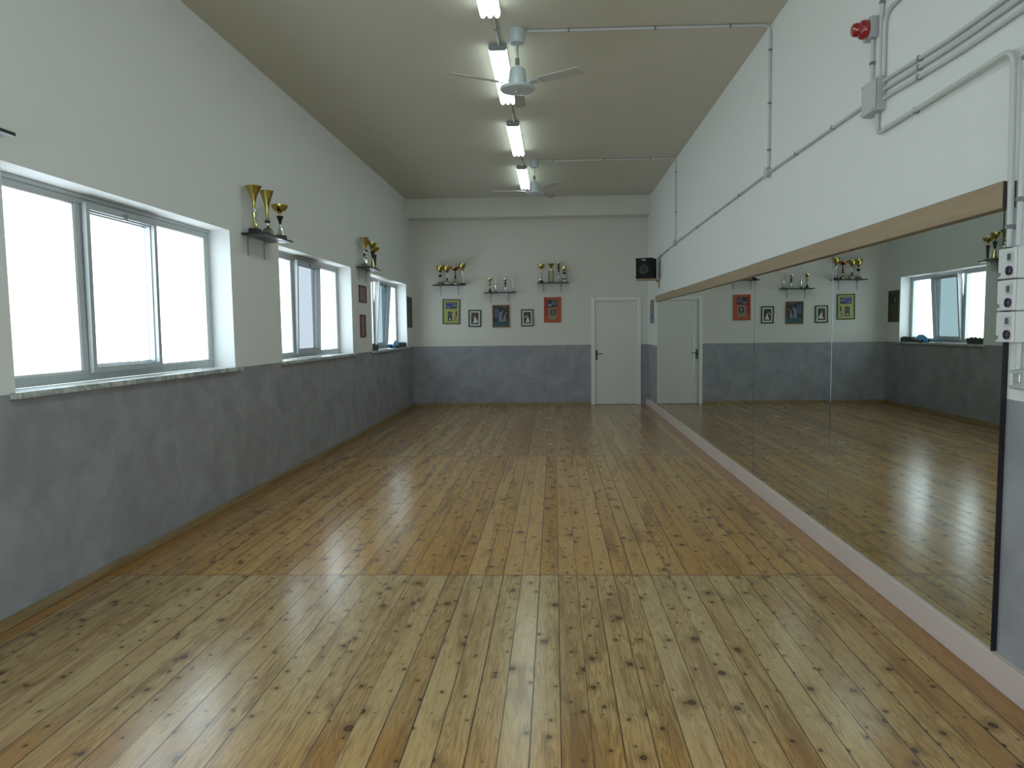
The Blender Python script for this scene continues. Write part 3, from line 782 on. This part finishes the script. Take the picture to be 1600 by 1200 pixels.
trophy('small gold cup over a dark cone foot, leftmost on the low middle far shelf', -1.300, ys, z, [
    ('foot', 'lathe', 'tblack', [(.036, 0), (.034, .012), (.010, .075)]), ('stem', 'lathe', 'gold', [(.010, .076), (.018, .10), (.008, .13), (.022, .16), (.008, .18), (.016, .21)]),
    ('cup', 'lathe', 'palegold', cup(.211, .08, .048, .012, .014, .7))], SL)
trophy('slim silver trophy on a dark disc, second on the low middle far shelf', -1.180, ys, z, [
    ('base', 'lathe', 'tblack', [(.032, 0), (.032, .014), (.02, .018)]), ('foot', 'lathe', 'silver', [(.018, .019), (.010, .06)]),
    ('stem', 'lathe', 'silver', [(.010, .061), (.020, .11), (.022, .145)]), ('ring', 'lathe', 'tblack', [(.024, .146), (.022, .16)]),
    ('wing', 'wing', 'silver', (1, [(0, .162), (.012, .19), (-.015, .275), (-.034, .285), (-.022, .22), (-.008, .162)]))], SL)
trophy('small dark stemmed trophy with silver dish, third on the low middle far shelf', -.985, ys-.01, z, [
    ('base', 'box', 'plate', (.07, .06, 0, .028)), ('foot', 'lathe', 'silver', [(.026, .029), (.008, .05), (.010, .10)]),
    ('stem', 'lathe', 'tblack', [(.010, .101), (.016, .17), (.024, .19)]), ('neck', 'lathe', 'tblack', [(.010, .191), (.012, .215)]),
    ('dish', 'lathe', 'silver', cup(.216, .05, .045, .012, .014, .6))], SL)
trophy('gold and silver winged trophy, rightmost on the low middle far shelf', -.838, ys, z, [
    ('base', 'lathe', 'tgrey', [(.034, 0), (.032, .022)]), ('stem', 'lathe', 'silver', [(.018, .023), (.008, .07), (.012, .14), (.016, .18), (.008, .20)]),
    ('left_wing', 'wing', 'gold', (-1, [(.004, .201), (.036, .25), (.034, .300), (.018, .285), (.002, .225)])),
    ('right_wing', 'wing', 'silver', (1, [(.005, .201), (.042, .24), (.046, .310), (.030, .285), (.008, .225)]))], SL)
SL = 'trophies on the right shelf of the far wall'; z = 2.510
trophy('round gold bowl trophy on a silver stem, leftmost on the right far shelf', -.255, ys, z, [
    ('base', 'lathe', 'tblack', [(.055, 0), (.050, .02), (.026, .042)]), ('foot', 'lathe', 'silver', [(.024, .043), (.030, .075), (.012, .105)]),
    ('stem', 'lathe', 'silver', [(.010, .106), (.008, .20), (.020, .215), (.010, .245)]), ('neck', 'lathe', 'gold', [(.008, .246), (.012, .27)]),
    ('bowl', 'lathe', 'gold', cup(.271, .095, .070, .020, .022, .45))], SL)
trophy('gold cup raised on four dark pillars, second from left on the right far shelf', -.055, ys, z, [
    ('base', 'box', 'tgrey', (.11, .07, 0, .016)), ('pillar', 'pole', 'tblack', (-.042, .008, .017, .232)), ('pillar', 'pole', 'tmarble', (.042, .008, .017, .232)),
    ('pillar', 'pole', 'palegold', (-.022, .008, .017, .232)), ('pillar', 'pole', 'palegold', (.020, .008, .017, .232)), ('top_plate', 'box', 'palegold', (.11, .07, .233, .243)),
    ('cup', 'lathe', 'gold', flute(.244, .125, .070))], SL)
trophy('slim black and silver trophy with a small pale dish, tallest on the right far shelf', .098, ys, z, [
    ('base', 'lathe', 'plate', [(.028, 0), (.028, .022)]), ('foot', 'lathe', 'silver', [(.012, .023), (.008, .10), (.012, .135)]), ('ring', 'lathe', 'tblack', [(.022, .136), (.022, .152)]),
    ('stem', 'lathe', 'silver', [(.008, .153), (.008, .20)]), ('column', 'lathe', 'tblack', [(.018, .201), (.014, .25), (.024, .30), (.012, .335)]),
    ('dish', 'lathe', 'palegold', cup(.336, .055, .052, .010, .012, .6))], SL)
trophy('gold ball shaped cup on a black block, rightmost on the right far shelf', .212, ys-.01, z, [
    ('base', 'box', 'tblack', (.10, .08, 0, .080)), ('name_plate', 'plate', 'plate', (.075, .08, .006, .050)), ('column', 'box', 'plate', (.035, .035, .081, .158)),
    ('block', 'box', 'tblack', (.065, .05, .159, .205)), ('neck', 'lathe', 'gold', [(.014, .206), (.012, .222)]),
    ('bowl', 'lathe', 'palegold', cup(.223, .095, .058, .026, .026, .40))], SL)

# ------------------------------------------------------------------ pictures
def flat(name, rgb, rough=.45):
    return pbr(name, srgb(*rgb), rough)
PC = {k: flat('print_'+k, v) for k, v in {
    'yellow': (168, 170, 88), 'olive': (70, 68, 30), 'slate': (70, 82, 110), 'blue': (52, 66, 150), 'pale': (185, 190, 190), 'dark': (34, 34, 38),
    'green': (22, 62, 44), 'mat': (205, 206, 198), 'photo': (66, 50, 46), 'dress': (214, 196, 192), 'skin': (150, 105, 85),
    'oak': (140, 92, 44), 'teal': (28, 78, 88), 'night': (30, 40, 56), 'grey': (120, 130, 135), 'orange': (178, 70, 34), 'red': (150, 24, 22),
    'tan': (138, 124, 92), 'maroon': (110, 26, 38), 'rose': (150, 120, 122), 'moss': (62, 62, 42), 'silver': (128, 130, 130), 'brownish': (84, 70, 52)}.items()}
PK = list(PC)
def picture(label, loc, rz, W, H, fr, fw, layers, dep=.018, tilt=0, cat='picture', group=None, glossy=False):
    """local: wall at y=0, picture faces -y, x to the right, z up; layers in 0..1 of the inner field"""
    t = tag(empty('framed_picture', loc, rz), label, cat, group)
    t.rotation_euler = (0, math.radians(tilt), rz)
    m = MB()
    m.box(-W/2, W/2, -dep, -.0005, 0, fw); m.box(-W/2, W/2, -dep, -.0005, H-fw, H)
    m.box(-W/2, -W/2+fw, -dep, -.0005, fw, H-fw); m.box(W/2-fw, W/2, -dep, -.0005, fw, H-fw)
    m.build('frame', PC[fr], t, bevel=.001)
    p = MB(); used = []; iw, ih = W-2*fw, H-2*fw
    for n, (col, poly) in enumerate(layers):
        if col not in used: used.append(col)
        if len(poly) == 4 and not isinstance(poly[0], tuple):
            x0, z0, x1, z1 = poly; poly = [(x0, z0), (x1, z0), (x1, z1), (x0, z1)]
        yy = -dep*.45-.0006*n
        p.prism([(-W/2+fw+a*iw, fw+b*ih) for a, b in poly], 1, yy, (-.001 if n == 0 else yy+.0006), used.index(col))
    p.build('picture_sheet', [PC[u] for u in used], t)
    return t
def dress(cx, w, z0, z1, lean=0):
    h = z1-z0
    return [('dress', [(cx-w*.5, z0), (cx+w*.5, z0+h*.04), (cx+w*.36, z0+h*.35), (cx+w*.10+lean, z0+h*.66), (cx-w*.08+lean, z0+h*.66), (cx-w*.25, z0+h*.3)]),
            ('skin', [(cx-w*.08+lean, z0+h*.66), (cx+w*.10+lean, z0+h*.66), (cx+w*.08+lean, z0+h*.86), (cx-w*.05+lean, z0+h*.86)]),
            ('skin', [(cx-w*.06+lean, z0+h*.88), (cx+w*.07+lean, z0+h*.88), (cx+w*.06+lean, z0+h), (cx-w*.05+lean, z0+h)])]
blot = [('pale', (.22+.085*k, .86+.006*(k % 3), .27+.085*k, .905)) for k in range(7)]
yel = [('yellow', (0, 0, 1, 1)), ('dark', (.14, .63, .86, .93)), ('blue', (.16, .66, .50, .86)), ('slate', (.52, .68, .84, .84))]+blot+[
    ('pale', (.54, .77, .82, .785)), ('pale', (.22, .69, .42, .71)), ('pale', (.12, .55, .34, .565)), ('dark', (.28, .10, .54, .50)), ('slate', (.31, .28, .50, .46)),
    ('pale', (.36, .13, .46, .22)), ('dark', (.78, .32, .86, .52)), ('tan', (.66, .08, .84, .28)), ('pale', (.93, .03, .96, .95))]
picture('yellow poster with blue and grey photos in dark olive frame on far wall', (-2.120, YB, 1.690), 0, .362, .512, 'olive', .022, yel, tilt=1.2, cat='poster')
gp = [('mat', (0, 0, 1, 1)), ('photo', (.14, .10, .86, .90))]
gA = gp+[('moss', (.14, .55, .40, .90)), ('dark', (.20, .12, .36, .45)), ('skin', (.34, .52, .42, .60))]+dress(.54, .52, .18, .80, -.06)
gB = gp+[('dark', (.18, .14, .82, .86)), ('dress', [(.26, .48), (.44, .66), (.40, .70), (.22, .53)])]+dress(.52, .44, .16, .80, .0)
picture('dark green framed photo of a dancer in a white dress, left of the centre picture', (-1.635, YB, 1.628), 0, .262, .352, 'green', .026, gA, tilt=.8, cat='picture', group='green framed dancer photos')
picture('dark green framed photo of a dancer in a white dress, right of the centre picture', (-.550, YB, 1.628), 0, .258, .350, 'green', .026, gB, tilt=-.4, cat='picture', group='green framed dancer photos')
cen = [('night', (0, 0, 1, 1)), ('teal', (0, 0, 1, .24)), ('dark', (.40, .28, 1, .96)), ('slate', (.05, .45, .36, .86)), ('grey', [(.34, .24), (.56, .24), (.52, .62), (.48, .70), (.40, .70), (.38, .58)]),
       ('pale', [(.50, .62), (.58, .78), (.61, .76), (.54, .58)]), ('grey', [(.62, .30), (.80, .30), (.78, .58), (.70, .60)]), ('pale', (.78, .62, .88, .655)), ('pale', (.62, .24, .66, .34)),
       ('pale', (.71, .24, .74, .33)), ('tan', (.82, .25, .85, .34)), ('tan', (.60, .91, .66, .97)), ('tan', (.70, .92, .76, .96)), ('tan', (.80, .91, .86, .97))]
picture('wood framed dark teal dance photo, centre of the far wall pictures', (-1.090, YB, 1.610), 0, .362, .462, 'oak', .020, cen, cat='picture')
org = [('orange', (0, 0, 1, 1)), ('red', (.02, .25, .16, .98)), ('dark', (.18, .62, .82, .93)), ('pale', (.24, .68, .44, .72)), ('slate', (.46, .70, .78, .80)), ('pale', (.46, .86, .52, .89)),
       ('pale', (.60, .86, .66, .89)), ('pale', (.76, .85, .80, .88)), ('pale', (.44, .79, .78, .80)), ('tan', (.24, .10, .78, .58)), ('dark', (.38, .28, .70, .52)), ('grey', (.48, .33, .60, .48)), ('orange', (.24, .03, .78, .045))]
picture('orange poster with dark photos on the far wall near the door', (-.035, YB, 1.700), 0, .352, .518, 'orange', .016, org, tilt=.5, cat='poster')
redp = [('rose', (0, 0, 1, 1)), ('silver', (.2, .2, .8, .8)), ('maroon', (.42, .35, .58, .66))]
picture('upper red framed picture between the second and third windows', (XL, 11.065, 2.000), PI/2, .40, .255, 'maroon', .028, redp, cat='picture', group='red framed pictures by the windows')
picture('lower red framed picture between the second and third windows', (XL, 11.030, 1.470), PI/2, .29, .345, 'maroon', .028, redp, cat='picture', group='red framed pictures by the windows')
drk = [('moss', (0, 0, 1, 1)), ('dark', (.12, .55, .88, .92)), ('brownish', (.15, .1, .85, .5)), ('tan', (.3, .62, .44, .78)), ('olive', (.55, .2, .75, .44))]
picture('dark olive picture on the left wall between the farthest window and the corner', (XL, 14.640, 1.625), PI/2, .43, .62, 'olive', .014, drk, cat='picture')
gry = [('silver', (0, 0, 1, 1)), ('grey', (.12, .10, .88, .44)), ('slate', (.25, .14, .55, .40)), ('grey', (.12, .52, .88, .92)), ('tan', (.3, .6, .6, .85)), ('pale', (.12, .46, .88, .48))]
picture('narrow grey framed sheet on the right wall between the far door and the mirrors', (XR, 14.22, 1.655), -PI/2, .42, .452, 'silver', .016, gry, cat='picture')

# ------------------------------------------------------------------ loudspeaker
t = tag(empty('speaker_bracket', (XR, 13.30, 2.425)), 'pale wooden bracket shelf holding the black loudspeaker in the far right corner', 'shelf')
MB().box(-.40, 0, -.14, .16, 0, .022).build('bracket_board', M['lightwood'], t, bevel=.002)
m = MB(); m.box(-.022, 0, -.020, .020, -.145, -.0005); m.prism([(-.0225, -.0005), (-.0225, -.055), (-.075, -.0005)], 1, -.008, .008)
m.build('brace', M['lightwood'], t)
t = tag(empty('loudspeaker', (1.670, 13.30, 2.4475), math.radians(-24)), 'black carpet covered loudspeaker turned into the room, on a wooden bracket', 'speaker')
MB().box(-.150, .150, -.150, .150, 0, .365).build('cabinet', M['speaker'], t, bevel=.012)
T = Matrix.Translation((0, -.1505, .165)) @ Matrix.Rotation(PI/2, 4, 'X')
MB().lathe([(.088, 0), (.088, .006), (.078, .008)], 32, T).build('surround', M['tblack'], t, smooth=True)
MB().lathe([(.074, .0085), (.050, .010), (.030, .011), (.018, .018), (.004, .022)], 32, T).build('cone', M['cone'], t, smooth=True)
MB().box(-.035, .035, -.156, -.1505, .318, .340).build('name_badge', M['plate'], t)
for sx in (-1, 1):
    for z0 in (.0, .330):
        MB().box(sx*.150-.018*(sx > 0)-.003*(sx < 0), sx*.150+.018*(sx < 0)+.003*(sx > 0), -.154, -.118, z0, z0+.036).build('corner_guard', M['tblack'], t, bevel=.004)

# ------------------------------------------------------------------ sill things
t = tag(empty('storage_tray', (XL-.085, 13.95, WIN_Z0+.001)), 'black tray on the sill at the far side of the farthest window', 'tray')
m = MB(); w_, d_, h_ = .075, .40, .085
m.box(-w_, w_, -d_, d_, 0, .01); m.box(-w_, -w_+.008, -d_, d_, .01, h_*.75); m.box(w_-.008, w_, -d_+.0, -.02, .01, h_*.55); m.box(w_-.008, w_, -.02, d_, .01, h_)
m.box(-w_+.008, w_-.008, -d_, -d_+.008, .01, h_*.5); m.box(-w_+.008, w_-.008, d_-.008, d_, .01, h_)
m.build('tray_body', M['darkbox'], t, bevel=.003)
m = MB(); m.box(-w_+.012, w_-.012, .05, d_-.02, .0105, .098); m.build('dark_contents', M['tblack'], t, bevel=.012)
def lumpy(name, label, cat, loc, sx, sy, sz, mat, amp=.35, seed=3):
    rnd = random.Random(seed); m = MB(); seg, rings = 22, 10; prof = []; vs = []
    ph = [rnd.uniform(0, 6.28) for _ in range(8)]
    for i in range(rings+1):
        th = PI*.5*i/rings
        for k in range(seg):
            a = 2*PI*k/seg
            f = 1+amp*(.4*math.sin(3*a+ph[0]+3*th)+.35*math.sin(5*a+ph[1]-4*th)+.3*math.sin(9*a+ph[2]+7*th)*rnd.uniform(.6, 1))
            zz = math.sin(th)*(1+amp*.7*math.sin(4*a+ph[3])*math.cos(th))
            vs.append((sx*math.cos(a)*math.cos(th*.98)*f, sy*math.sin(a)*math.cos(th*.98)*f, max(0, sz*zz)))
    fs = [(i*seg+k, i*seg+(k+1) % seg, (i+1)*seg+(k+1) % seg, (i+1)*seg+k) for i in range(rings) for k in range(seg)]
    fs += [tuple(reversed(range(seg))), tuple(range(rings*seg, (rings+1)*seg))]
    m.add(vs, fs)
    o = m.build(name, mat, None, loc=loc); tag(o, label, cat)
    return o
lumpy('plastic_bag', 'crumpled glossy blue plastic bag lying in the black tray on the farthest sill', 'bag', (XL-.088, 13.72, WIN_Z0+.0125), .050, .24, .128, M['blueplastic'], .24, 5)
t = tag(empty('wicker_basket', (XL-.090, 11.90, WIN_Z0+.001)), 'dark grey green woven basket on the sill at the near side of the farthest window', 'basket')
m = MB()
seg = 40
def ring(rx, ry, z, wob=0):
    return [(rx*math.copysign(abs(math.cos(a))**.5, math.cos(a)), ry*math.copysign(abs(math.sin(a))**.5, math.sin(a)), z+wob*math.sin(9*a)) for a in [2*PI*k/seg for k in range(seg)]]
R_ = [ring(.070, .250, 0), ring(.072, .255, .03), ring(.078, .262, .085, .006), ring(.074, .256, .090, .006), ring(.066, .246, .03), ring(.06, .24, .012)]
vs = [p for r in R_ for p in r]; n_ = len(R_)
fs = [(i*seg+k, i*seg+(k+1) % seg, (i+1)*seg+(k+1) % seg, (i+1)*seg+k) for i in range(n_-1) for k in range(seg)]
fs += [tuple(reversed(range(seg))), tuple(range((n_-1)*seg, n_*seg))]
m.add(vs, fs); m.build('basket_body', M['basket'], t, smooth=True)
m = MB()
rnd = random.Random(2)
for k in range(9):
    cy = -.20+.05*k; T = Matrix.Translation((rnd.uniform(-.02, .02), cy, .065+rnd.uniform(-.01, .02))) @ Matrix.Rotation(rnd.uniform(0, 2), 4, 'Y')
    m.lathe([(.006, -.030), (.026, -.018), (.032, 0), (.026, .018), (.006, .030)], 12, T)
o = m.build('basket_contents', M['basket'], t, smooth=True); o['kind'] = 'stuff'

# floor marks
TL = [('tape strip on the floor farthest from the camera', -.098, 12.74, .10, .028), ('middle strip of white tape on the floor', -.088, 11.22, .115, .026), ('white tape strip on the floor nearest the camera', -.057, 9.76, .10, .024)]
for lab, x, y, l, wd in TL:
    o = MB().box(-l/2, l/2, -wd/2, wd/2, 0, .0008).build('floor_tape', M['tape'], None, loc=(x, y, .0003))
    tag(o, lab, 'tape', 'tape marks on the floor')

# ------------------------------------------------------------------ daylight and camera
wd = bpy.data.worlds.new('overcast_sky'); SC.world = wd; wd.use_nodes = True
nt = wd.node_tree; nt.nodes.clear(); g = NG(nt)
out = g.new('ShaderNodeOutputWorld'); bg = g.new('ShaderNodeBackground')
tc = g.new('ShaderNodeTexCoord'); sp = g.new('ShaderNodeSeparateXYZ'); nt.links.new(tc.outputs['Generated'], sp.inputs[0])
up = g.step(sp.outputs[2], -.25, .05)
nt.links.new(g.mix(up, (.72, .77, .80, 1), (.86, .96, 1.0, 1)), bg.inputs[0])
bg.inputs[1].default_value = 3.7
nt.links.new(bg.outputs[0], out.inputs[0])
for i, (a, b) in enumerate(WINS):
    L = bpy.data.lights.new('daylight_portal', 'AREA'); L.shape = 'RECTANGLE'; L.size = b-a; L.size_y = WIN_Z1-WIN_Z0
    L.cycles.is_portal = True
    o = bpy.data.objects.new('daylight_portal', L); COL.objects.link(o)
    o.matrix_world = Matrix(((0, 0, -1, XG-.10), (1, 0, 0, (a+b)/2), (0, -1, 0, (WIN_Z0+WIN_Z1)/2), (0, 0, 0, 1)))
L = bpy.data.lights.new('daylight_portal', 'AREA'); L.shape = 'RECTANGLE'; L.size = OPEN[1]-OPEN[0]; L.size_y = OPEN[3]-OPEN[2]
L.cycles.is_portal = True
o = bpy.data.objects.new('daylight_portal', L); COL.objects.link(o)
o.matrix_world = Matrix(((0, 0, 1, XR+.20), (-1, 0, 0, (OPEN[0]+OPEN[1])/2), (0, -1, 0, (OPEN[2]+OPEN[3])/2), (0, 0, 0, 1)))

L = bpy.data.lights.new('daylight_portal', 'AREA'); L.shape = 'RECTANGLE'; L.size = DOP[1]-DOP[0]; L.size_y = DOP[3]-DOP[2]
L.cycles.is_portal = True
o = bpy.data.objects.new('daylight_portal', L); COL.objects.link(o)
o.matrix_world = Matrix(((1, 0, 0, (DOP[0]+DOP[1])/2), (0, 0, -1, YF-.2), (0, 1, 0, (DOP[2]+DOP[3])/2), (0, 0, 0, 1)))

cam = bpy.data.cameras.new('camera'); co = bpy.data.objects.new('camera', cam); COL.objects.link(co)
F = Vector((-0.03537853, 0.99623768, -0.07911289)); Rv = Vector((0.99933526, 0.03456925, -0.01157609)); U = Vector((0.00879766, 0.07946985, 0.99679845))
mw = Matrix.Identity(4)
for r in range(3):
    mw[r][0] = Rv[r]; mw[r][1] = U[r]; mw[r][2] = -F[r]
mw[2][3] = 1.55
co.matrix_world = mw
cam.sensor_fit = 'HORIZONTAL'; cam.sensor_width = 36; cam.lens = 36*1133.77/1600
cam.shift_x = -26.73/1600; cam.shift_y = 5.82/1600
cam.clip_start = .05; cam.clip_end = 200
SC.camera = co
cy = SC.cycles
cy.use_denoising = True; cy.use_adaptive_sampling = False
cy.sample_clamp_indirect = 4.0; cy.blur_glossy = 1.0
cy.max_bounces = 8; cy.diffuse_bounces = 4; cy.transparent_max_bounces = 8
vs_ = SC.view_settings
vs_.view_transform = 'Standard'; vs_.look = 'None'; vs_.gamma = 1; vs_.use_curve_mapping = False
vs_.exposure = 1.17
